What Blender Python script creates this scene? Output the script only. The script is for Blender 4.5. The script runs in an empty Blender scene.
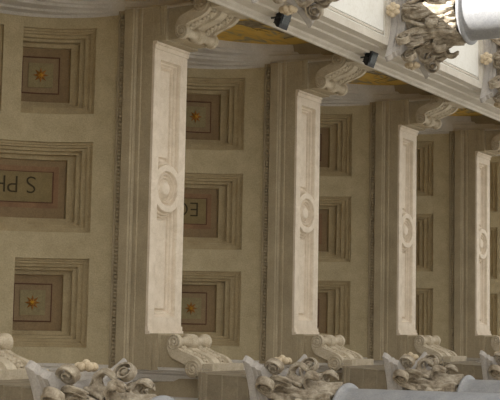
import bpy, bmesh, math, random
from mathutils import Vector, Matrix
from math import sin, cos, pi, radians, degrees, hypot, atan2, sqrt
random.seed(7)
C = bpy.context.scene.collection
S = bpy.context.scene

# ---------------------------------------------------------------- camera
cam_d = bpy.data.cameras.new('camera'); cam = bpy.data.objects.new('camera', cam_d); C.objects.link(cam)
R_ = Vector((0.019106, 0.522943, -0.852154)); D_ = Vector((-0.994969, 0.093777, 0.03524)); F_ = Vector((0.098341, 0.847194, 0.522104))
m = Matrix((R_, -D_, -F_)).transposed().to_4x4()
m.translation = Vector((-1.6606, -13.0567, 1.6))
cam.matrix_world = m
cam_d.sensor_width = 36; cam_d.lens = 1250.77 / 500 * 36; cam_d.clip_end = 500
S.camera = cam
# ---------------------------------------------------------------- light
W = bpy.data.worlds.new('sky'); S.world = W; W.use_nodes = True
bg = W.node_tree.nodes['Background']; bg.inputs[0].default_value = (0.80, 0.89, 1.0, 1); bg.inputs[1].default_value = 1.7
sun_d = bpy.data.lights.new('sun', 'SUN'); sun = bpy.data.objects.new('sun', sun_d); C.objects.link(sun)
sun_d.energy = 26.0; sun_d.angle = radians(0.6); sun_d.color = (1.0, 0.98, 0.95)
sun.rotation_euler = (Vector((0.56, -0.80, 0.62)).normalized()).to_track_quat('Z', 'Y').to_euler()
sun.location = (20, -10, 20)
S.view_settings.view_transform = 'Standard'; S.view_settings.look = 'None'
S.view_settings.gamma = 1.0; S.view_settings.use_curve_mapping = False
S.view_settings.exposure = -0.62
S.cycles.use_denoising = True
S.cycles.max_bounces = 10; S.cycles.diffuse_bounces = 6
S.cycles.sample_clamp_indirect = 6.0

# ---------------------------------------------------------------- measures
Z0 = 10.634          # underside of the cross beams
BAY = 3.6; TH = 0.711; RV = 1.4445; ZS = Z0 + 0.58; XV = 2.22
YC0 = -2.1555        # vault centre line of bay 0
COLX = 2.75; SOF = Z0 - 1.6; ARCH = Z0 - 0.95

# ---------------------------------------------------------------- materials
def lin(c): return tuple(((v/255)/12.92 if v/255 <= 0.04045 else ((v/255+0.055)/1.055)**2.4) for v in c)
def stone(name, rgb, rgb2=None, scale=2.0, rough=0.8, bump=0.15, fine=60.0, vein=None, amount=0.5, metal=0.0):
    mt = bpy.data.materials.new(name); mt.use_nodes = True
    nt = mt.node_tree; N = nt.nodes; L = nt.links; b = N['Principled BSDF']
    b.inputs['Roughness'].default_value = rough; b.inputs['Metallic'].default_value = metal
    a = lin(rgb); c2 = lin(rgb2) if rgb2 else tuple(v*0.75 for v in a)
    tc = N.new('ShaderNodeTexCoord')
    n1 = N.new('ShaderNodeTexNoise'); n1.inputs['Scale'].default_value = scale; n1.inputs['Detail'].default_value = 8; n1.inputs['Roughness'].default_value = 0.65
    L.new(tc.outputs['Object'], n1.inputs['Vector'])
    r = N.new('ShaderNodeValToRGB'); r.color_ramp.elements[0].position = 0.5-amount*0.35; r.color_ramp.elements[1].position = 0.5+amount*0.35
    r.color_ramp.elements[0].color = (*c2, 1); r.color_ramp.elements[1].color = (*a, 1)
    L.new(n1.outputs['Fac'], r.inputs['Fac'])
    out = r.outputs['Color']
    n2 = N.new('ShaderNodeTexNoise'); n2.inputs['Scale'].default_value = fine; n2.inputs['Detail'].default_value = 3
    L.new(tc.outputs['Object'], n2.inputs['Vector'])
    mx = N.new('ShaderNodeMixRGB'); mx.blend_type = 'OVERLAY'; mx.inputs['Fac'].default_value = 0.28
    L.new(out, mx.inputs[1]); L.new(n2.outputs['Fac'], mx.inputs[2]); out = mx.outputs[0]
    if vein:
        w = N.new('ShaderNodeTexNoise'); w.inputs['Scale'].default_value = 3.5; w.inputs['Detail'].default_value = 5; w.inputs['Distortion'].default_value = 1.5
        L.new(tc.outputs['Object'], w.inputs['Vector'])
        vr = N.new('ShaderNodeValToRGB'); e = vr.color_ramp.elements
        e[0].position = 0.47; e[0].color = (0, 0, 0, 1); e[1].position = 0.5; e[1].color = (1, 1, 1, 1)
        e2 = vr.color_ramp.elements.new(0.53); e2.color = (0, 0, 0, 1)
        L.new(w.outputs['Fac'], vr.inputs['Fac'])
        m2 = N.new('ShaderNodeMixRGB'); m2.inputs[2].default_value = (*lin(vein), 1)
        ml = N.new('ShaderNodeMath'); ml.operation = 'MULTIPLY'; ml.inputs[1].default_value = 0.18
        L.new(vr.outputs['Color'], ml.inputs[0]); L.new(ml.outputs[0], m2.inputs['Fac']); L.new(out, m2.inputs[1]); out = m2.outputs[0]
    L.new(out, b.inputs['Base Color'])
    bp = N.new('ShaderNodeBump'); bp.inputs['Strength'].default_value = bump; bp.inputs['Distance'].default_value = 0.02
    L.new(n2.outputs['Fac'], bp.inputs['Height']); L.new(bp.outputs['Normal'], b.inputs['Normal'])
    return mt
M = {
 'plaster': stone('vault_plaster', (190, 177, 145), (174, 160, 129), 3.5, 0.85, 0.2),
 'coffer': stone('coffer_plaster', (184, 168, 134), (166, 149, 115), 4.0, 0.85, 0.15),
 'brown': stone('brown_panel', (148, 126, 94), (132, 111, 81), 5.0, 0.8, 0.1),
 'red': stone('dark_red_line', (104, 70, 50), (90, 58, 42), 6.0, 0.8, 0.1),
 'redband': stone('brown_band', (150, 129, 98), (136, 115, 86), 6.0, 0.8, 0.1),
 'tile': stone('grey_green_tile', (152, 140, 104), (138, 126, 92), 8.0, 0.8, 0.1),
 'slab': stone('green_grey_slab', (140, 124, 86), (126, 110, 74), 8.0, 0.8, 0.1),
 'orange': stone('orange_star', (166, 112, 42), (134, 88, 32), 12.0, 0.6, 0.1),
 'yellow': stone('yellow_core', (206, 160, 50), (170, 120, 30), 12.0, 0.6, 0.1),
 'letter': stone('letter_shade', (70, 60, 38), (60, 50, 32), 12.0, 0.9, 0.1),
 'beam': stone('beam_stone', (172, 158, 131), (152, 139, 114), 2.5, 0.8, 0.2),
 'pale': stone('pale_travertine', (224, 211, 193), (206, 192, 172), 6.0, 0.7, 0.25, 90, vein=(170, 150, 122)),
 'console': stone('console_stone', (200, 188, 166), (170, 156, 132), 6.0, 0.75, 0.25),
 'grey': stone('grey_moulding', (208, 203, 196), (190, 184, 176), 3.0, 0.75, 0.15),
 'arch': stone('architrave_stone', (216, 209, 197), (198, 190, 176), 3.0, 0.75, 0.2),
 'marble': stone('white_marble', (240, 239, 233), (230, 228, 220), 2.0, 0.5, 0.05, 40, vein=(196, 188, 174)),
 'capital': stone('capital_stone', (190, 178, 158), (132, 118, 98), 9.0, 0.85, 0.5, 50, amount=0.35),
 'shaft': stone('grey_marble_shaft', (156, 155, 154), (138, 138, 139), 6.0, 0.45, 0.05, 50),
 'wall': stone('wall_plaster', (220, 212, 196), (204, 195, 178), 2.0, 0.85, 0.15),
 'abacus': stone('blue_grey_stone', (178, 171, 163), (158, 152, 145), 4.0, 0.7, 0.15),
 'fleuron': stone('light_carved_stone', (214, 198, 170), (180, 160, 130), 9.0, 0.8, 0.3),
 'midband': stone('red_brown_band', (146, 114, 84), (130, 100, 74), 6.0, 0.8, 0.1),
 'block': stone('shaded_stone', (136, 124, 102), (112, 101, 82), 3.0, 0.8, 0.2),  # darker than the architrave stone: the blocks' shade is put into the colour
 'floor': stone('floor_stone', (158, 156, 152), (144, 142, 137), 1.2, 0.7, 0.1),
 'black': stone('black_metal', (24, 24, 26), (18, 18, 20), 8.0, 0.5, 0.05),
 'glass': stone('lamp_glass', (84, 92, 90), (70, 78, 76), 8.0, 0.15, 0.0),
}
def painting_material():
    mt = bpy.data.materials.new('ochre_fresco'); mt.use_nodes = True
    nt = mt.node_tree; N = nt.nodes; L = nt.links; b = N['Principled BSDF']; b.inputs['Roughness'].default_value = 0.7
    tc = N.new('ShaderNodeTexCoord'); mp = N.new('ShaderNodeMapping'); mp.inputs['Scale'].default_value = (1, 1.1, 3.0); mp.inputs['Rotation'].default_value = (0.5, 0, 0)
    L.new(tc.outputs['Object'], mp.inputs['Vector'])
    n = N.new('ShaderNodeTexNoise'); n.inputs['Scale'].default_value = 1.5; n.inputs['Detail'].default_value = 6; n.inputs['Distortion'].default_value = 1.2
    L.new(mp.outputs['Vector'], n.inputs['Vector'])
    r = N.new('ShaderNodeValToRGB'); e = r.color_ramp.elements
    e[0].position = 0.30; e[0].color = (*lin((140, 122, 92)), 1); e[1].position = 0.62; e[1].color = (*lin((220, 186, 96)), 1)
    for pos, c in ((0.38, (160, 150, 118)), (0.45, (196, 166, 92)), (0.52, (218, 178, 78))):
        q = e.new(pos); q.color = (*lin(c), 1)
    L.new(n.outputs['Fac'], r.inputs['Fac']); L.new(r.outputs['Color'], b.inputs['Base Color'])
    return mt
M['fresco'] = painting_material()
M['figure'] = stone('painted_figure', (156, 146, 122), (112, 94, 66), 7.0, 0.7, 0.05, amount=0.3)
M['garland'] = stone('painted_garland', (110, 80, 42), (82, 58, 32), 9.0, 0.7, 0.05, amount=0.3)

# ---------------------------------------------------------------- helpers
def new_obj(name, verts, faces, mat, parent=None, smooth=False, normals=True):
    me = bpy.data.meshes.new(name); me.from_pydata([tuple(v) for v in verts], [], faces)
    if mat: me.materials.append(mat)
    if normals:
        bm = bmesh.new(); bm.from_mesh(me); bmesh.ops.recalc_face_normals(bm, faces=bm.faces); bm.to_mesh(me); bm.free()
    if smooth:
        me.polygons.foreach_set('use_smooth', [True]*len(me.polygons))
    o = bpy.data.objects.new(name, me); C.objects.link(o)
    if parent: o.parent = parent
    return o
class MB:
    def __init__(s): s.v = []; s.f = []
    def add(s, vs, fs):
        k = len(s.v); s.v += [tuple(v) for v in vs]; s.f += [tuple(i+k for i in f) for f in fs]; return s
    def box(s, a, b):
        x0, y0, z0 = a; x1, y1, z1 = b
        return s.add([(x0,y0,z0),(x1,y0,z0),(x1,y1,z0),(x0,y1,z0),(x0,y0,z1),(x1,y0,z1),(x1,y1,z1),(x0,y1,z1)],
                     [(0,3,2,1),(4,5,6,7),(0,1,5,4),(1,2,6,5),(2,3,7,6),(3,0,4,7)])
    def prism(s, poly, axis, a, b):
        """poly: 2-D outline, extruded along axis ('x': poly=(y,z), 'y': poly=(x,z), 'z': poly=(x,y))"""
        n = len(poly)
        def p3(q, t): return (t, q[0], q[1]) if axis == 'x' else (q[0], t, q[1]) if axis == 'y' else (q[0], q[1], t)
        vs = [p3(q, a) for q in poly] + [p3(q, b) for q in poly]
        fs = [tuple(range(n)), tuple(range(2*n-1, n-1, -1))] + [(i, (i+1) % n, n+(i+1) % n, n+i) for i in range(n)]
        return s.add(vs, fs)
    def sphere(s, c, r, nu=8, nv=6):
        rx, ry, rz = (r, r, r) if not isinstance(r, tuple) else r
        vs = [(c[0], c[1], c[2]+rz)]
        for j in range(1, nv):
            t = pi*j/nv
            vs += [(c[0]+rx*sin(t)*cos(2*pi*i/nu), c[1]+ry*sin(t)*sin(2*pi*i/nu), c[2]+rz*cos(t)) for i in range(nu)]
        vs.append((c[0], c[1], c[2]-rz)); fs = []
        for i in range(nu):
            fs.append((0, 1+i, 1+(i+1) % nu)); k = 1+(nv-2)*nu
            fs.append((k+i, len(vs)-1, k+(i+1) % nu))
        for j in range(nv-2):
            for i in range(nu):
                a = 1+j*nu; fs.append((a+i, a+nu+i, a+nu+(i+1) % nu, a+(i+1) % nu))
        return s.add(vs, fs)
    def lathe(s, prof, n=32, c=(0, 0), axis='z'):
        vs = []
        for r, h in prof:
            for i in range(n):
                a = 2*pi*i/n
                if axis == 'z': vs.append((c[0]+r*cos(a), c[1]+r*sin(a), h))
                else: vs.append((c[0]+r*cos(a), h, c[1]+r*sin(a)))
        fs = [(j*n+i, j*n+(i+1) % n, (j+1)*n+(i+1) % n, (j+1)*n+i) for j in range(len(prof)-1) for i in range(n)]
        fs.append(tuple(range(n))); k = (len(prof)-1)*n; fs.append(tuple(range(k, k+n)))
        return s.add(vs, fs)
    def tube(s, pts, r, n=6, caps=True):
        pts = [Vector(p) for p in pts]; vs = []
        up = None
        for i, p in enumerate(pts):
            t = (pts[min(i+1, len(pts)-1)]-pts[max(i-1, 0)]).normalized()
            if up is None:
                up = Vector((0, 0, 1)) if abs(t.z) < 0.9 else Vector((0, 1, 0))
            a = t.cross(up).normalized(); b2 = a.cross(t).normalized(); up = b2
            rr = r[i] if isinstance(r, (list, tuple)) else r
            vs += [p + a*rr*cos(2*pi*k/n) + b2*rr*sin(2*pi*k/n) for k in range(n)]
        fs = [(j*n+i, j*n+(i+1) % n, (j+1)*n+(i+1) % n, (j+1)*n+i) for j in range(len(pts)-1) for i in range(n)]
        if caps: fs.append(tuple(range(n))); k = (len(pts)-1)*n; fs.append(tuple(range(k, k+n)))
        return s.add(vs, fs)
    def grid(s, rows, closed=False):
        n = len(rows[0]); vs = [p for r in rows for p in r]
        fs = [(j*n+i, j*n+(i+1) % n, (j+1)*n+(i+1) % n, (j+1)*n+i) for j in range(len(rows)-1) for i in range(n if closed else n-1)]
        return s.add(vs, fs)
    def build(s, name, mat, parent=None, smooth=False, normals=True):
        return new_obj(name, s.v, s.f, mat, parent, smooth, normals)
def thing(name, label, cat, loc=(0, 0, 0), group=None, rz=0):
    o = bpy.data.objects.new(name, None); C.objects.link(o); o.location = loc; o.rotation_euler = (0, 0, rz)
    o.empty_display_size = 0.2
    o['label'] = label; o['category'] = cat
    if group: o['group'] = group
    return o
def struct(o): o['kind'] = 'structure'; return o
def copy_tree(o, parent=None):
    c = o.copy(); C.objects.link(c)
    if parent: c.parent = parent
    for ch in list(o.children): copy_tree(ch, c)
    return c
def smooth_by_angle(o, deg=35):
    me = o.data
    bm = bmesh.new(); bm.from_mesh(me); bmesh.ops.remove_doubles(bm, verts=bm.verts, dist=0.0004)
    for f in bm.faces: f.smooth = True
    for e in bm.edges:
        if len(e.link_faces) == 2:
            e.smooth = e.calc_face_angle(0) < radians(deg)
    bm.to_mesh(me); bm.free(); return o

# ================================================================ STRUCTURE
struct(MB().box((-60, -60, -0.2), (90, 120, 0)).build('floor', M['floor']))
struct(MB().box((-3.7, -48, Z0+2.40), (3.5, 20, Z0+2.7)).build('ceiling', M['wall']))
struct(MB().box((-3.9, -48, 0), (-3.5, 20, Z0+2.40)).build('wall_left', M['wall']))

struct(MB().box((-3.9, -22.4, 0), (3.4, -22, Z0+2.40)).build('wall_light_blocker', M['wall']))  # added unseen wall, keeps light from behind off the near faces
# outer (right hand) architrave: one long beam over the free-standing columns
def arch_profile(sx):
    return [(2.14, -0.95), (2.14, -0.985), (2.165, -1.00), (2.185, -1.045), (2.21, -1.06), (2.21, -1.255), (2.235, -1.265), (2.235, -1.455), (2.255, -1.465), (2.255, -1.60)]
OUTX = 3.25
pr = arch_profile(1)
archi = thing('architrave', 'long moulded stone architrave running diagonally across the top right above the free-standing columns', 'architrave', (COLX, 0, SOF))
poly = [(x-COLX, z+1.6) for x, z in pr] + [(3.245-COLX, 0), (3.245-COLX, .135), (3.27-COLX, .145), (3.29-COLX, .335), (3.31-COLX, .345), (3.33-COLX, .6), (3.36-COLX, .65)]
# body with sunk soffit panels between the columns: soffit built as strips
o = MB()
ya, yb = -48, 20
o.prism([poly[i] for i in range(0, 9)] + [(2.255-COLX, 0.09), (3.245-COLX, .09)] + poly[11:], 'y', ya, yb)
o.build('body', M['arch'], archi)
so = MB(); so.box((-0.495, ya, 0), (-0.39, yb, 0.0895)); so.box((0.39, ya, 0), (0.495, yb, 0.0895))
ks = range(-6, 6)
for k in ks:
    yc = BAY*k-0.355
    so.box((-0.39, yc-0.62, 0), (0.39, yc+0.62, 0.0895))
so.build('soffit_border', M['arch'], archi)
for k in range(-1, 3):
    y0 = BAY*k-0.355+0.62; y1 = BAY*(k+1)-0.355-0.62
    b = MB(); b.box((-0.39, y0, 0.055), (0.39, y1, 0.0895)); b.box((-0.30, y0+0.09, 0.035), (0.30, y1-0.09, 0.056))
    pn = b.build('soffit_panel', M['marble'], archi)
    f = MB()
    for (a, c, d, e) in ((-0.34, y0+0.05, 0.34, y0+0.075), (-0.34, y1-0.075, 0.34, y1-0.05)): f.box((a, c, 0.040), (d, e, 0.056))
    f.box((-0.34, y0+0.05, 0.040), (-0.318, y1-0.05, 0.056)); f.box((0.318, y0+0.05, 0.040), (0.34, y1-0.05, 0.056))
    f.build('panel_moulding', M['arch'], pn)

# outer wall above the architrave (behind the lunettes) and inner wall, recessed
struct(MB().box((2.72, -48, ARCH), (3.33, 20, Z0+2.40)).build('wall_right', M['wall']))
struct(MB().box((-3.5, -48, ARCH), (-2.72, 20, Z0+2.40)).build('wall_left_upper', M['wall']))
b = MB(); b.box((-3.5, -48, SOF), (-2.62, 20, ARCH-0.002))
struct(b.build('trim_1', M['arch']))

# ================================================================ VAULT BAYS
def VP(X, ang, R): a = radians(ang); return (X, R*cos(a), R*sin(a))
XR = [(0.95, 2.06), (-0.56, 0.59), (-2.0, -0.89)]
LO, HI = 12.9, 50.5
RINGS = [ # (depth, low-side angle, side inset, high-side angle)
 (0.000, 12.9, 0.0, 50.5), (0.040, 13.2, 0.004, 50.6), (0.044, 14.8, 0.03, 50.6), (0.066, 15.1, 0.034, 50.8), (0.070, 17.0, 0.06, 50.9),
 (0.106, 17.3, 0.065, 51.0), (0.119, 20.4, 0.10, 51.1), (0.176, 20.8, 0.105, 51.4), (0.180, 23.6, 0.14, 51.7), (0.273, 24.2, 0.145, 52.0),
 (0.277, 28.4, 0.195, 52.6), (0.330, 29.2, 0.20, 52.9)]
def ring_pts(alo, ahi, xlo, xhi, R, n):
    p = [VP(xlo+(xhi-xlo)*i/2, alo, R) for i in range(2)]
    p += [VP(xhi, alo+(ahi-alo)*i/n, R) for i in range(n)]
    p += [VP(xhi+(xlo-xhi)*i/2, ahi, R) for i in range(2)]
    p += [VP(xlo, ahi+(alo-ahi)*i/n, R) for i in range(n)]
    return p
def coffer_rings(xlo, xhi, mode, n):
    rows = []
    for d, lo, s, hi in RINGS:
        if mode == 'far': A, Bh = lo, hi
        elif mode == 'near': A, Bh = 180-hi, 180-lo
        elif mode == 'crown': q = (lo-12.9); A, Bh = 60.5+q*.7, 119.5-q*.7
        else: A, Bh = lo, 180-lo
        rows.append(ring_pts(A, Bh, xlo+s, xhi-s, RV+d, n))
    mb = MB(); mb.grid(rows, closed=True); return mb, rows[-1]
def patch(x0, x1, a0, a1, R, n=10, th=0.012):
    """curved slab standing proud (inwards) of radius R by th"""
    mb = MB(); g = lambda rr: [[VP(x0, a0+(a1-a0)*i/n, rr), VP(x1, a0+(a1-a0)*i/n, rr)] for i in range(n+1)]
    a = g(R-th); c = g(R+0.004)
    rows = [[a[i][0], a[i][1], c[i][1], c[i][0]] for i in range(n+1)]
    mb.grid(rows, closed=True)
    k = n*4; mb.f.append((0, 1, 2, 3)); mb.f.append((k, k+1, k+2, k+3)); return mb
def frame_patch(mb, x0, x1, a0, a1, w, R, n, th):
    wa = degrees(w/R)
    for q in ((x0, x1, a0, a0+wa, 1), (x0, x1, a1-wa, a1, 1), (x0, x0+w, a0+wa, a1-wa, n), (x1-w, x1, a0+wa, a1-wa, n)):
        p = patch(q[0], q[1], q[2], q[3], R, q[4], th); mb.add(p.v, p.f)
def star_mesh(xc, ac, R, r1, r2, npt, th, rot=0.0):
    mb = MB(); vs = []
    n = 2*npt
    for i in range(n):
        a = 2*pi*i/n + rot; r = r1 if i % 2 == 0 else r2
        vs.append(VP(xc + r*sin(a), ac+degrees(r*cos(a)/R), R))
    for v in list(vs):
        q = Vector((0, v[1], v[2])).normalized(); vs.append((v[0], v[1]-q.y*th, v[2]-q.z*th))
    vs.append(VP(xc, ac, R-th-0.012)); c = 2*n
    fs = [(i, (i+1) % n, n+(i+1) % n, n+i) for i in range(n)] + [(n+i, n+(i+1) % n, c) for i in range(n)]
    return mb.add(vs, fs)
def text_mesh(txt, size, a0, R, xbase, name, parent):
    cu = bpy.data.curves.new('lettering_curve', 'FONT'); cu.body = txt; cu.size = size; cu.space_character = 1.15; cu.extrude = 0.004; cu.offset = -0.004
    to = bpy.data.objects.new('lettering_tmp', cu); C.objects.link(to)
    bpy.context.view_layer.update()
    me = bpy.data.meshes.new_from_object(to.evaluated_get(bpy.context.evaluated_depsgraph_get()))
    bpy.data.objects.remove(to)
    for v in me.vertices:
        x, y, z = v.co; v.co = VP(xbase - y, a0+degrees(x/R), R - z - 0.002)
    me.materials.clear(); me.materials.append(M['letter'])
    o = bpy.data.objects.new(name, me); C.objects.link(o); o.parent = parent; return o

def vault_shell():
    xs = [-XV, -2.0, -0.89, -0.56, 0.59, 0.95, 2.06, XV]; angs = [0, 12.9, 50.5, 60.5, 119.5, 129.5, 167.1, 180]
    mb = MB()
    holes = {(1, 1), (1, 3), (1, 5), (5, 1), (5, 3), (5, 5)} | {(3, j) for j in range(1, 6)}
    for i in range(7):
        for j in range(7):
            if (i, j) in holes: continue
            n = max(2, int((angs[j+1]-angs[j])/3))
            mb.grid([[VP(xs[i], angs[j]+(angs[j+1]-angs[j])*k/n, RV), VP(xs[i+1], angs[j]+(angs[j+1]-angs[j])*k/n, RV)] for k in range(n+1)])
    # outer skin gives the shell its thickness
    mb.grid([[VP(xs[0], 180*k/40, RV+0.355), VP(xs[-1], 180*k/40, RV+0.355)] for k in range(41)])
    return mb
def make_vault(k, label):
    t = thing('coffered_vault', label, 'vault', (0, YC0+BAY*k, ZS), 'coffered vault bays')
    return t
vault_parts = {}
def build_vault_parts(t):
    sh = smooth_by_angle(vault_shell().build('vault_shell', M['plaster'], t))
    for r, (x0, x1) in enumerate(XR):
        if r == 1:
            mb, last = coffer_rings(x0, x1, 'long', 40)
            cf = smooth_by_angle(mb.build('inscription_coffer', M['coffer'], t, normals=False))
            xm = 0.04; Rp = RV+0.33
            patch(x0+0.2, x1-0.2, 29.4, 150.6, Rp, 40, 0.0).build('coffer_panel', M['brown'], cf)
            patch(xm-0.27, xm+0.27, 32.2, 147.8, Rp, 40, 0.006).build('inner_band', M['midband'], cf)
            patch(xm-0.205, xm+0.205, 34.2, 145.8, Rp, 36, 0.012).build('panel_border', M['red'], cf)
            patch(xm-0.193, xm+0.193, 34.8, 145.2, Rp, 36, 0.026).build('inscription_slab', M['slab'], cf)
        else:
            for mode in ('far', 'crown', 'near'):
                mb, last = coffer_rings(x0, x1, mode, 12)
                cf = smooth_by_angle(mb.build('star_coffer', M['coffer'], t, normals=False))
                xm = (x0+x1)/2; Rp = RV+0.33
                a0, a1 = {'far': (29.2, 53.2), 'crown': (71, 109), 'near': (126.8, 150.8)}[mode]
                am = (a0+a1)/2
                patch(x0+0.2, x1-0.2, a0, a1, Rp, 8, 0.0).build('coffer_panel', M['brown'], cf)
                w = degrees(0.245/Rp); fr = MB(); frame_patch(fr, xm-0.245, xm+0.245, am-w, am+w, 0.014, Rp, 8, 0.012); fr.build('panel_border', M['red'], cf)
                w2 = degrees(0.23/Rp); patch(xm-0.228, xm+0.228, am-w2, am+w2, Rp, 8, 0.004).build('inner_panel', M['redband'], cf)
                w = degrees(0.16/Rp); patch(xm-0.16, xm+0.16, am-w, am+w, Rp, 6, 0.02).build('star_tile', M['tile'], cf)
                star_mesh(xm, am, Rp-0.021, 0.10, 0.045, 8, 0.012).build('star', M['orange'], cf)
                star_mesh(xm, am, Rp-0.032, 0.042, 0.02, 8, 0.014, 0.4).build('star_heart', M['yellow'], cf)
VL = {0: 'nearest coffered vault bay, filling the left edge, with S PH lettered on its middle coffer',
      1: 'second coffered vault bay, between the two nearest cross beams, with EC on its middle coffer',
      2: 'third coffered vault bay, between the second and third pale cross beams',
      3: 'fourth coffered vault bay, between the third and fourth pale cross beams',
      4: 'farthest coffered vault bay, a narrow strip at the right edge beyond the last beam'}
v0 = make_vault(0, VL[0]); build_vault_parts(v0)
vaults = [v0]
for k in range(1, 5):
    v = copy_tree(v0); v['label'] = VL[k]; v.location = (0, YC0+BAY*k, ZS); vaults.append(v)
def add_text(v, letters, a0):
    cf = [c for c in v.children if c.name.startswith('inscription_coffer')][0]
    Rp = RV+0.33-0.027
    for ch, u in letters: text_mesh(ch, 0.32, a0+degrees(u/Rp), Rp, 0.175, 'letter', cf)
add_text(v0, (('S', 0), ('P', 0.22), ('H', 0.375)), 41.2)
add_text(vaults[1], (('E', 0), ('C', 0.165)), 38.0)

# ================================================================ CROSS BEAMS
def near_profile():
    # (y, z) local to beam far-bottom edge (y=0,z=0): near face steps outwards towards the vault
    f = -TH
    return [(f, 0.0), (f, 0.195), (f-0.018, 0.20), (f-0.018, 0.245), (f-0.006, 0.25), (f-0.006, 0.262), (f-0.035, 0.285), (f-0.035, 0.30), (f-0.05, 0.315), (f-0.058, 0.435), (f-0.05, 0.45),
            (f-0.012, 0.455), (f-0.012, 0.535), (f-0.026, 0.54), (f-0.026, 0.56), (f-0.004, 0.565), (f-0.004, 0.578)]
def beam_height(x, y):
    """sunk relief of the beam underside, metres above the face; x across, y along depth (-TH..0)"""
    cy = -0.362
    def sd_rect(px, py, cx, hx, hy):
        dx = abs(px-cx)-hx; dy = abs(py-cy)-hy
        return hypot(max(dx, 0), max(dy, 0)) + min(max(dx, dy), 0)
    def sst(d, a, b):
        t = min(1, max(0, (d-a)/(b-a))); return t
    h = 0.0
    for s in (-1, 1):
        d = sd_rect(x, y, s*0.86, 0.735, 0.215)
        dc = 0.30 - hypot(x, y-cy)
        d = max(d, dc)
        i = -d
        if i > 0:
            h = max(h, 0.055*sst(i, 0, .01) + 0.035*sst(i, 0.03, 0.04) + 0.035*sst(i, 0.06, 0.07) - 0.03*sst(i, 0.085, 0.1))
    r = hypot(x, y-cy)
    if r < 0.215:
        i = 0.215-r
        h = 0.045*sst(i, 0, .01) - 0.025*sst(i, 0.02, 0.035) + 0.035*sst(i, 0.045, 0.055) - 0.025*sst(i, 0.065, 0.08) + 0.035*sst(i, 0.085, 0.095) - 0.04*sst(i, 0.10, 0.14)
    return h
def make_beam(label):
    t = thing('cross_beam', label, 'beam', (0, 0, Z0), 'cross beams of the vaulted ceiling')
    p = near_profile(); mir = [(-TH-y, z) for y, z in p]
    poly = p + mir[::-1]
    mb = MB(); poly2 = [(y, z+0.14 if z == 0 else z) for y, z in poly]; mb.prism(poly2, 'x', -2.24, 2.24)
    for y0, y1 in ((-TH, -TH+0.03), (-0.03, 0)): mb.box((-1.7895, y0, 0.034), (1.7895, y1, 0.1395))
    for s in (-1, 1): mb.box((min(s*1.79, s*2.24), -TH, 0.036), (max(s*1.79, s*2.24), 0, 0.1399))
    mb.build('beam_body', M['beam'], t)
    # narrow raised beads under the vault springing
    bd = MB()
    n = 92
    for i in range(n):
        x = -2.2+4.4*(i+0.5)/n
        for yy in (-TH-0.022, 0.022): bd.sphere((x, yy, 0.495), (0.017, 0.022, 0.032), 6, 4)
    bd.build('bead_moulding', M['beam'], t, smooth=True)
    # carved underside slab
    nx, ny = 356, 71
    vs = []; fs = []
    for i in range(nx+1):
        for j in range(ny+1):
            x = -1.735+3.47*i/nx; y = -TH+TH*j/ny
            vs.append((x, y, -0.0+beam_height(x, y)))
    for i in range(nx):
        for j in range(ny):
            a = i*(ny+1)+j; fs.append((a, a+1, a+ny+2, a+ny+1))
    sl = MB(); sl.add(vs, fs)
    # rim and back of the slab
    sl.grid([[(-1.735, -TH, 0), (1.735, -TH, 0), (1.735, 0, 0), (-1.735, 0, 0)], [(-1.735, -TH, 0.035), (1.735, -TH, 0.035), (1.735, 0, 0.035), (-1.735, 0, 0.035)]], closed=True)
    sl.build('carved_soffit', M['pale'], t, normals=False)
    cp = MB()
    for s in (-1, 1):
        cp.box((s*1.745-0.03, -TH-0.010, -0.015), (s*1.745+0.03, 0.010, 0.03)); cp.box((s*1.79-0.02, -TH-0.005, -0.035), (s*1.79+0.02, 0.005, 0.03))
    cp.build('end_moulding', M['pale'], t)
    # shoulders at both ends, coming down to the entablature
    for s in (-1, 1):
        e = MB(); x0, x1 = s*2.245, s*2.70
        e.box((min(x0, x1), -TH*0.66, -0.948), (max(x0, x1), -TH*0.34, 0.57))
        e.build('shoulder', M['beam'], t)
        # small fascia mouldings running beside the bracket
        h = MB()
        h.box((min(s*1.80, s*2.238), -TH+0.002, -0.16), (max(s*1.80, s*2.238), -0.002, 0.0355))
        for z0_, z1_, pr_ in ((-0.075, -0.03, 0.012), (-0.14, -0.10, 0.01)):
            h.box((min(s*1.87, s*2.24), -TH-pr_, z0_), (max(s*1.87, s*2.24), -TH+0.02, z1_))
        h.build('fascia_moulding', M['beam'], t)
    return t
BL = {-1: 'cross beam at the far left edge of the photo, only its lower bracket end showing',
      0: 'nearest and widest pale cross beam with carved roundel, in the left half of the photo',
      1: 'second pale cross beam with carved roundel, near the middle of the photo',
      2: 'third pale cross beam, right of the middle, narrower than the first two',
      3: 'farthest and narrowest pale cross beam, close to the right edge'}
bm0 = make_beam(BL[0])
beams = {0: bm0}
for k in (-1, 1, 2, 3):
    c = copy_tree(bm0); c['label'] = BL[k]; c.location = (0, BAY*k, Z0); beams[k] = c

# ================================================================ SCROLL CONSOLES
# drawn in (u, z): u = distance from the portico's axis, z from the beam underside; extruded along y
FRONT = [(1.92, -0.395), (1.957, -0.432), (1.992, -0.487), (2.02, -0.565), (2.047, -0.655), (2.088, -0.74), (2.15, -0.79), (2.26, -0.80)]
BACK = [(1.86, -0.31), (1.93, -0.285), (2.00, -0.30), (2.07, -0.34), (2.11, -0.42), (2.14, -0.50), (2.17, -0.56), (2.22, -0.58), (2.27, -0.58)]
def resample(path, n):
    P = [Vector(p) for p in path]; out = []
    for i in range(n+1):
        t = i/n*(len(P)-1); k = min(int(t), len(P)-2); f = t-k
        p0 = P[max(k-1, 0)]; p1 = P[k]; p2 = P[k+1]; p3 = P[min(k+2, len(P)-1)]
        out.append(0.5*((2*p1)+(p2-p0)*f+(2*p0-5*p1+4*p2-p3)*f*f+(3*p1-p0-3*p2+p3)*f**3))
    return out
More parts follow.
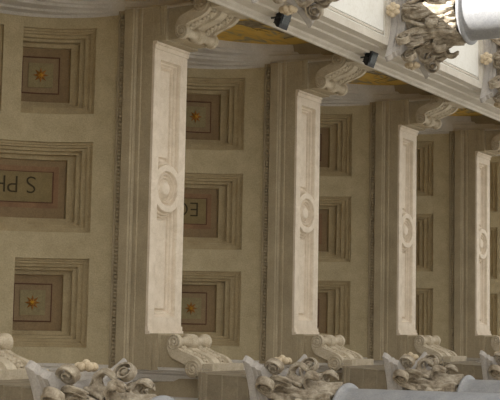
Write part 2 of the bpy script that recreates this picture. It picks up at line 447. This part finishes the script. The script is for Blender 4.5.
def make_console(s, label):
    """s=+1 outer side, -1 inner side; origin on the beam's far lower edge line"""
    t = thing('scroll_console', label, 'bracket', (0, 0, Z0), 'scroll consoles under the beam ends')
    F = resample(FRONT, 32); Bk = resample(BACK, 32)
    # filler block between the scroll and the beam
    pl = [(1.86, -0.021), (1.86, -0.31)] + [(p.x, p.y) for p in Bk[3:]] + [(2.30, -0.80), (2.30, -0.93), (2.239, -0.93), (2.239, -0.021)]
    pl2 = [(1.82, -0.162), (1.82, -0.33)] + [(p.x+0.004, p.y-0.02) for p in Bk[3:]] + [(2.238, -0.58), (2.238, -0.162)]
    MB().prism([(s*u, z) for u, z in pl2], 'y', -TH+0.055, -0.055).build('bracket_block', M['beam'], t)
    sb = MB()
    lanes = [(-0.700, -0.655, 0.0), (-0.655, -0.645, 0.5), (-0.645, -0.42, 1.0), (-0.42, -0.41, .5), (-0.41, -0.30, 0.0), (-0.30, -0.29, 0.5), (-0.29, -0.065, 1.0), (-0.065, -0.055, .5), (-0.055, -0.01, 0.0)]
    ys = [(-0.700, 0), (-0.635, 0), (-0.625, 1), (-0.435, 1), (-0.425, 0), (-0.286, 0), (-0.276, 1), (-0.086, 1), (-0.076, 0), (-0.011, 0)]
    rows = []
    for i in range(33):
        row = []
        nrm = (F[i]-Bk[i]).normalized()
        for y, d in ys:
            q = F[i]-nrm*0.045*d; row.append((s*q.x, y, q.y))
        row.append((s*Bk[i].x, -0.011, Bk[i].y)); row.append((s*Bk[i].x, -0.700, Bk[i].y))
        rows.append(row)
    sb.grid(rows, closed=True); n = len(rows[0]); sb.f.append(tuple(range(n))); sb.f.append(tuple(range(32*n, 33*n)))
    band = smooth_by_angle(sb.build('scroll_band', M['console'], t), 40)
    # foot of the scroll where it meets the architrave
    MB().box((min(s*2.14, s*2.32), -0.70, -0.95), (max(s*2.14, s*2.32), -0.01, -0.81)).build('foot', M['console'], t)
    # leaf carvings in the two sunk lanes
    for yc in (-0.53, -0.18):
        lf = MB()
        for i in range(3, 30, 3):
            c = F[i]-(F[i]-Bk[i]).normalized()*0.038
            w = 0.05 if i % 2 else 0.035
            for sy in (-1, 1):
                lf.sphere((s*c.x, yc+sy*w*0.7, c.y), (0.03, 0.034, 0.03), 7, 5)
            lf.sphere((s*c.x, yc, c.y), (0.02, 0.03, 0.05), 7, 5)
        lf.build('leaf_carving', M['console'], t, smooth=True)
    # volutes
    for (cu, cz, r) in ((1.895, -0.385, 0.094), (2.205, -0.665, 0.108)):
        v = MB(); c = (s*cu, cz)
        prof = []
        for y0_, y1_ in ((-0.712, -0.64), (-0.425, -0.285), (-0.07, 0.0)):
            if y0_ < -0.7: prof += [(r*0.82, y0_+0.02)]
            prof += [(r*0.88, y0_), (r, y0_+0.008), (r, y1_-0.008), (r*0.88, y1_)]
            if y1_ > -0.01: prof += [(r*0.82, y1_-0.02)]
            if y1_ < -0.01:
                g = (y1_+0.11); prof += [(r*0.62, y1_+0.03), (r*0.56, y1_+0.11), (r*0.62, y1_+0.185)]
        v.lathe(prof, 28, c, 'y')
        vo = smooth_by_angle(v.build('volute', M['console'], t), 50)
        for yf, sg in ((-0.694, -1), (-0.018, 1)):
            sp = MB(); pts = []; rr = []
            for i in range(44):
                q = i/43; a = q*2.6*pi*(1 if cu < 2 else -1) + 1.0; rad = r*(0.70-0.42*q)
                pts.append((s*(cu+rad*cos(a)), yf+sg*0.004, cz+rad*sin(a))); rr.append(0.017*(1-0.35*q))
            sp.tube(pts, rr, 6); sp.sphere((s*cu, yf+sg*0.004, cz), (0.03, 0.02, 0.03), 10, 6)
            sp.build('spiral', M['console'], vo, smooth=True)
    return t
ORD = {-1: 'at the far left edge', 0: 'under the nearest cross beam', 1: 'under the second cross beam', 2: 'under the third cross beam', 3: 'under the farthest cross beam'}
con_o = make_console(1, ''); con_i = make_console(-1, '')
def place_console(src, k, first, side):
    c = src if first else copy_tree(src)
    c.location = (0, BAY*k, Z0)
    c['label'] = f'carved double-scroll stone bracket {ORD[k]}, at its {side} end'
    if k == -1: c['label'] = 'carved double-scroll stone bracket cut by the left edge, low in the photo'
for i, k in enumerate((0, 1, 2, 3)): place_console(con_o, k, i == 0, 'upper')
for i, k in enumerate((0, -1, 1, 2, 3)): place_console(con_i, k, i == 0, 'lower')

# ================================================================ LUNETTES with their moulded arch
def make_lunette(s, label, field='fresco'):
    t = thing('lunette', label, 'lunette', (0, 0, ZS), 'lunettes at the vault ends')
    h = RV
    A = []; Bc = []
    # A: springing leg, semicircle, leg ; Bc: wider flatter arc
    nA = 12; n = 48
    zc = -1.18; rb = 1.88
    a_end = atan2(-1.53-zc, 1.848)
    A += [(h+0.0, -1.50+(1.50)*i/nA) for i in range(nA)]
    A += [(h*cos(pi*i/n), h*sin(pi*i/n)) for i in range(n+1)]
    A += [(-h, -1.50*(i+1)/nA) for i in range(nA)]
    nn = len(A)-1
    hyB = []
    for i in range(len(A)):
        ang = None
        y, z = A[i]
        # matching angle on the flatter arc by angle seen from a low centre
        phi = atan2(z+1.55, y)
        lo = -0.19
        q = lo + (pi-2*lo)*(phi-0.03)/(pi-0.06)
        hyB.append((rb*cos(q), zc+rb*sin(q)))
    steps = [(0.0, 2.20, 0), (0.02, 2.20, 0), (0.06, 2.235, 0), (0.25, 2.25, 0), (0.28, 2.275, 0), (0.50, 2.30, 0), (0.53, 2.335, 0), (0.60, 2.34, 0), (0.63, 2.375, 0), (0.86, 2.40, 0), (0.90, 2.44, 0), (0.97, 2.45, 0), (1.0, 2.56, 0)]
    rows = []
    for f, X, _ in steps:
        rows.append([(s*X, A[i][0]*(1-f)+hyB[i][0]*f, A[i][1]*(1-f)+hyB[i][1]*f) for i in range(len(A))])
    rows = [[(p[0], max(-1.79, min(1.79, p[1])), p[2]) for p in r] for r in rows]
    am = MB(); am.grid(rows)
    smooth_by_angle(am.build('moulded_arch', M['grey'], t), 25)
    pw = MB(); pw.box((min(s*2.56, s*2.70), -1.79, -1.525), (max(s*2.56, s*2.70), 1.79, 0.95))
    pw.build('painted_field' if s > 0 else 'plaster_field', M[field], t)
    # painted garland and figures: thin flat shapes lying on the field
    return t
def paint_curls(t, s, seed):
    rnd = random.Random(seed)
    X = s*2.557
    g = MB(); f = MB()
    for i in range(9):
        y0 = rnd.uniform(-.4, 1.2); z0 = -0.30-0.30*y0+rnd.uniform(-.22, 0.12); L = rnd.uniform(.25, .6); am = rnd.uniform(.03, .12); ph = rnd.uniform(0, 6)
        pts = [(y0+L*q/14*cos(ph*.3), z0+L*q/14*sin(ph*.3)*.5 + am*sin(q/14*pi*1.6+ph)) for q in range(15)]
        w = rnd.uniform(.008, .018)
        rows = [[(X, p[0], p[1]-w*(1-abs(j/7-1))), (X-s*0.004, p[0], p[1]), (X, p[0], p[1]+w*(1-abs(j/7-1)))] for j, p in enumerate(pts)]
        g.grid(rows)
    for (y, z, a, b, rot) in ((rnd.uniform(.2, .3), -0.42, .36, .15, -.5), (rnd.uniform(.7, .9), -0.62, .26, .08, -.5), (rnd.uniform(-1.0, -.6), -0.7, .3, .13, .1)):
        vs = [(X-s*0.002, y, z)]
        for i in range(24):
            q = 2*pi*i/24; r = 1+0.25*sin(3*q+seed)+0.12*sin(7*q)
            u, v = a*r*cos(q), b*r*sin(q); vs.append((X-s*0.001, y+u*cos(rot)-v*sin(rot), z+u*sin(rot)+v*cos(rot)))
        f.add(vs, [(0, i+1, (i+1) % 24+1) for i in range(24)])
    pf = [c for c in t.children if c.name.startswith('painted_field')][0]
    g.build('painted_garland', M['garland'], pf, normals=False); f.build('painted_figure', M['figure'], pf, normals=False)
lun_o = make_lunette(1, ''); lun_i = make_lunette(-1, '', 'grey')
LL = {0: 'grey moulded arch of the nearest vault bay, a curved strip in the top left corner',
      1: 'largest painted ochre lunette, in a grey moulded arch between the two nearest beams',
      2: 'painted ochre lunette in a grey moulded arch between the second and third beams',
      3: 'painted ochre lunette in a grey moulded arch between the third and fourth beams',
      4: 'smallest painted lunette, at the right edge beyond the farthest beam'}
outer = {0: lun_o}
for k in (1, 2, 3, 4): outer[k] = copy_tree(lun_o)
for k, t in outer.items():
    t['label'] = LL[k]; t.location = (0, YC0+BAY*k, ZS); paint_curls(t, 1, 11+k)
inner = {0: lun_i}
for k in (1, 2, 3): inner[k] = copy_tree(lun_i)
LB = {0: 'thin strip of moulded arch below the bottom star coffer of the nearest bay', 1: 'thin strip of moulded arch below the second bay, right of the first lower bracket',
      2: 'thin strip of moulded arch below the third bay, right of the second lower bracket', 3: 'thin strip of moulded arch below the fourth bay, right of the third lower bracket'}
for k, t in inner.items():
    t['label'] = LB[k]; t.location = (0, YC0+BAY*k, ZS); t['group'] = 'lunettes on the inner wall side'

# ================================================================ ENTABLATURE BLOCKS over the inner columns
def make_block(label):
    t = thing('entablature_block', label, 'stone block', (-COLX, 0, SOF), 'entablature blocks over the lower columns')
    steps = [(x, z+1.6) for x, z in arch_profile(-1)]
    rows = []
    for x, z in steps:
        hx = COLX - 2.265 + (2.255-x)*0.35; hy = 0.60 + (2.255-x)*0.4
        rows.append([(hx, -hy, z), (hx, hy, z), (-0.70, hy, z), (-0.70, -hy, z)])
    mb = MB(); mb.grid(rows, closed=True); mb.f.append((0, 1, 2, 3)); k = (len(rows)-1)*4; mb.f.append((k, k+1, k+2, k+3))
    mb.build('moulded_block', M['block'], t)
    b = MB(); b.box((-0.6, -0.5, -0.0), (0.40, 0.5, 0.0)) if False else None
    return t
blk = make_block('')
NL = {-1: 'stepped stone entablature block at the bottom left corner', 0: 'stepped stone entablature block under the first full lower bracket',
      1: 'stepped stone entablature block under the second lower bracket', 2: 'stepped stone entablature block under the third lower bracket, near the right edge'}
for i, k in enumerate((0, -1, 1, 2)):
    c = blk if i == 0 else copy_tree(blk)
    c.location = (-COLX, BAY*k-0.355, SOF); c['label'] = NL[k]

# ================================================================ CORINTHIAN COLUMNS
def leaf_mesh(h, r0, w, curl, ang, lobes=5, z0=0.0):
    """one acanthus leaf climbing the bell and curling outwards; ang = azimuth"""
    mb = MB(); ns, nt = 40, 14
    path = []
    for i in range(ns+1):
        q = i/ns
        if q < 0.6:
            u = q/0.6; r = r0+0.02+0.05*u*u; z = h*0.84*u
        else:
            u = (q-0.6)/0.4; a = u*pi*1.35
            r = r0+0.07+curl*(1-cos(a)); z = h*0.84+curl*1.2*sin(a)
        path.append((r, z))
    rows = []
    for i, (r, z) in enumerate(path):
        q = i/ns
        env = w*(0.70+0.45*sin(pi*min(1, q*1.1)**0.8))*(1 if q < 0.72 else max(0.12, 1-(q-0.72)*2.6))
        saw = (q*lobes*2) % 1.0; big = abs(sin(q*pi*lobes*0.5))
        edge = 1-0.26*(1-saw)-0.20*(1-big)
        row = []
        for j in range(-nt//2, nt//2+1):
            t = j/(nt/2); at = abs(t)
            k = 1-(1-edge)*at**1.5
            rad = r - 0.035*at**1.5 + 0.017*cos(at*pi*3.2-q*9) + (0.016 if j == 0 else 0) + 0.012*at*sin(q*pi*lobes*2)
            a = ang + (env*t*k)/max(rad, 0.1)
            row.append((rad*cos(a), rad*sin(a), z0+z-0.03*at*(1-saw)+0.02*at))
        rows.append(row)
    mb.grid(rows)
    return mb
def build_leaf(mb, name, parent):
    o = smooth_by_angle(mb.build(name, M['capital'], parent), 60)
    so = o.modifiers.new('thickness', 'SOLIDIFY'); so.thickness = 0.022; so.offset = -1
    return o
def make_column(label):
    t = thing('corinthian_column', label, 'column', (0, 0, 0))
    sh = MB(); zt = SOF-0.95
    prof = [(0.455, 0.45), (0.46, 0.5), (0.45, 0.56)]
    for i in range(21):
        q = i/20; prof.append((0.45-0.062*q**1.7, 0.56+(zt-0.10-0.56)*q))
    prof += [(0.392, zt-0.06), (0.405, zt-0.03)]
    sh.lathe(prof, 64); shaft = smooth_by_angle(sh.build('shaft', M['shaft'], t), 50)
    rg = MB(); rg.lathe([(0.39, zt-0.045)] + [(0.405+0.042*sin(pi*i/8)**0.7 if 0 < i < 8 else 0.40, zt-0.04+0.075*i/8) for i in range(9)] + [(0.38, zt+0.05)], 64)
    smooth_by_angle(rg.build('astragal', M['shaft'], shaft), 60)
    bs = MB(); bs.lathe([(0.60, 0.16), (0.63, 0.20), (0.63, 0.25), (0.58, 0.29), (0.52, 0.31), (0.50, 0.35), (0.53, 0.37), (0.55, 0.40), (0.53, 0.44), (0.46, 0.455)], 48)
    bs.box((-0.65, -0.65, 0), (0.65, 0.65, 0.16)); bs.build('base', M['grey'], t)
    # bell
    H = 0.93; cz = SOF-H
    bl = MB(); bl.lathe([(0.345, cz+0.02), (0.35, cz+0.3), (0.36, cz+0.55), (0.40, cz+0.70), (0.47, cz+0.79), (0.46, cz+0.81)], 48)
    cap = smooth_by_angle(bl.build('capital', M['capital'], t), 60)
    # abacus with concave sides
    def ab_outline(hc, hm, cut):
        out = []
        for sd in range(4):
            a = sd*pi/2
            for i in range(-8, 9):
                u = i/8; x = hc - (hc-hm)*(1-u*u); y = u*(hc-cut)
                out.append((x*cos(a)-y*sin(a), x*sin(a)+y*cos(a)))
        return out
    ab = MB(); rows = []
    for dz, hc in ((-0.175, 0.63), (-0.13, 0.64), (-0.12, 0.665), (-0.08, 0.67), (-0.07, 0.70), (-0.03, 0.73), (0.0, 0.735)):
        rows.append([(x, y, SOF+dz) for x, y in ab_outline(hc, hc-0.2, 0.06)])
    ab.grid(rows, closed=True); n = len(rows[0]); ab.f.append(tuple(range(n))); ab.f.append(tuple(range(6*n, 7*n)))
    ab.build('abacus', M['abacus'], cap)
    for i in range(8):
        build_leaf(leaf_mesh(0.34, 0.365, 0.135, 0.075, i*pi/4+pi/8, 5, cz+0.03), 'acanthus_leaf', cap)
    for i in range(8):
        build_leaf(leaf_mesh(0.66, 0.38, 0.145, 0.10, i*pi/4, 6, cz+0.05), 'acanthus_leaf', cap)
    # corner volutes: two ribbons per corner, meeting under the abacus horn
    for cI in range(4):
        for sg in (-1, 1):
            az = pi/4+cI*pi/2; d = Vector((cos(az+sg*0.13), sin(az+sg*0.13))); tn = Vector((-sin(az+sg*0.30), cos(az+sg*0.30)))
            pts = []
            for i in range(14):
                q = i/13; pts.append((0.40+0.36*q**1.5, cz+0.42+0.385*sin(q*pi/2*1.02)))
            cx, czz = 0.735, cz+0.695; r0 = 0.112
            for i in range(1, 30):
                q = i/29; a = pi/2-0.2 - q*2*pi*1.6; r = r0*(1-0.80*q); pts.append((cx+r*cos(a), czz+r*sin(a)))
            v = MB(); rows = []; 
            for i, (r, z) in enumerate(pts):
                w = 0.026+0.020*min(1, i/14); off = tn*sg*(0.045)
                p0 = pts[max(i-1, 0)]; p1 = pts[min(i+1, len(pts)-1)]; tx, tz = p1[0]-p0[0], p1[1]-p0[1]; L = hypot(tx, tz) or 1
                nx_, nz_ = -tz/L, tx/L; th = 0.022 if i < 14 else 0.022*(1-0.45*(i-14)/29)
                row = []
                for (a, b_) in ((-w, 0.6), (-w, -1), (w, -1), (w, 0.6), (w*0.5, 1.0), (0, 0.4), (-w*0.5, 1.0)):
                    rr = r+nx_*th*b_*0.6; zz = z+nz_*th*b_*0.6
                    row.append((d.x*rr+tn.x*a+off.x, d.y*rr+tn.y*a+off.y, zz))
                rows.append(row)
            v.grid(rows, closed=True)
            e = d*cx+tn*sg*0.06; v.sphere((e.x, e.y, czz), (0.036, 0.036, 0.036), 8, 6)
            smooth_by_angle(v.build('volute', M['capital'], cap), 60)
        # leaf sheathing each corner volute from below
        lm = leaf_mesh(0.62, 0.40, 0.10, 0.125, pi/4+cI*pi/2, 5, cz+0.08); build_leaf(lm, 'volute_leaf', cap)
    # inner helices and fleuron on each face
    for f in range(4):
        az = f*pi/2; d = Vector((cos(az), sin(az))); tn = Vector((-sin(az), cos(az)))
        for sg in (-1, 1):
            hx = MB(); pts = []; rr = []
            for i in range(10):
                q = i/9; u = 0.22-0.10*q; z = cz+0.46+0.26*q; pts.append((d*(0.40+0.06*q)+tn*sg*u, z)); rr.append(0.026)
            for i in range(1, 22):
                q = i/21; a = pi*0.05+q*2*pi*1.35; r = 0.062*(1-0.8*q); c = 0.12-0.062
                pts.append((d*(0.47+0.012*q)+tn*sg*(c+r*cos(a)), cz+0.72+r*sin(a))); rr.append(0.024*(1-0.4*q))
            hx.tube([(p.x, p.y, z) for p, z in pts], rr, 6)
            hx.build('helix', M['capital'], cap, smooth=True)
        fl = MB(); cc = d*0.665; z = SOF-0.09
        for i in range(6):
            a = i*pi/3; q = cc+tn*0.07*cos(a); fl.sphere((q.x, q.y, z+0.07*sin(a)), (0.045, 0.045, 0.045), 8, 6)
        q = cc+d*0.035; fl.sphere((q.x, q.y, z), 0.038, 8, 6)
        for i in range(6):
            a = i*pi/3+pi/6; q = cc+d*0.02+tn*0.045*cos(a); fl.sphere((q.x, q.y, z+0.045*sin(a)), 0.026, 7, 5)
        fl.build('fleuron', M['fleuron'], cap, smooth=True)
    return t
CL = {(1, 0): 'free-standing outer column whose capital shows only as leaf tips at the top, left of the middle',
      (1, 1): 'sunlit outer column with ornate leafy capital and white shaft in the top right corner',
      (1, 2): 'outer column at the right edge, its rosette and volutes cut by the frame below the sunlit shaft',
      (-1, -1): 'column with weathered leafy capital at the bottom left corner',
      (-1, 0): 'column at the bottom, its leafy capital left of the middle and its grey shaft running to the right edge',
      (-1, 1): 'column at the bottom with leafy capital right of the middle, shaft tucked behind a nearer one',
      (-1, 2): 'column at the bottom right corner, only the leafy capital beside the frame showing'}
col = make_column('')
for i, key in enumerate(CL):
    c = col if i == 0 else copy_tree(col)
    s_, k = key; c.location = (s_*COLX, BAY*k-0.355, 0); c['label'] = CL[key]
    c['group'] = 'outer columns' if s_ > 0 else 'lower inner columns'

# ================================================================ FLOODLIGHTS on the architrave
def make_flood(label, y, z, tilt):
    t = thing('floodlight', label, 'floodlight', (2.2, y, Z0+z), 'floodlights on the architrave')
    b = MB(); b.box((-0.03, -0.03, -0.02), (0.01, 0.03, 0.06)); b.box((-0.06, -0.12, 0.0), (-0.035, 0.12, 0.02)); b.box((-0.06, -0.125, 0.0), (-0.035, -0.113, 0.14)); b.box((-0.06, 0.113, 0.0), (-0.035, 0.125, 0.14)); b.build('bracket', M['black'], t)
    rot = Matrix.Rotation(tilt, 3, 'Y')
    def tr(mb): mb.v = [tuple(rot @ Vector(v) + Vector((-0.06, 0, 0.02))) for v in mb.v]; return mb
    h = MB(); h.prism([(-0.11, -0.02), (0.11, -0.02), (0.11, 0.02), (0.07, 0.07), (-0.07, 0.07), (-0.11, 0.02)], 'y', -0.105, 0.105)
    for i in range(5): h.box((-0.075+0.035*i, -0.09, 0.07), (-0.07+0.035*i+0.002, 0.09, 0.09))
    ho = tr(h).build('housing', M['black'], t)
    g = MB(); g.box((-0.06, -0.08, -0.028), (0.085, 0.08, -0.019)); go = tr(g).build('glass_pane', M['glass'], t)
    w = MB(); 
    for i in range(5): w.box((-0.05+0.03*i-0.005, -0.085, -0.034), (-0.05+0.03*i+0.005, 0.085, -0.027))
    tr(w).build('grille', M['black'], go)
    return t
make_flood('small black floodlight on the architrave above the largest painted lunette', 0.26, -1.30, 0.35)
make_flood('small black floodlight on the architrave beside the ornate sunlit capital', 2.84, -1.26, 0.35)
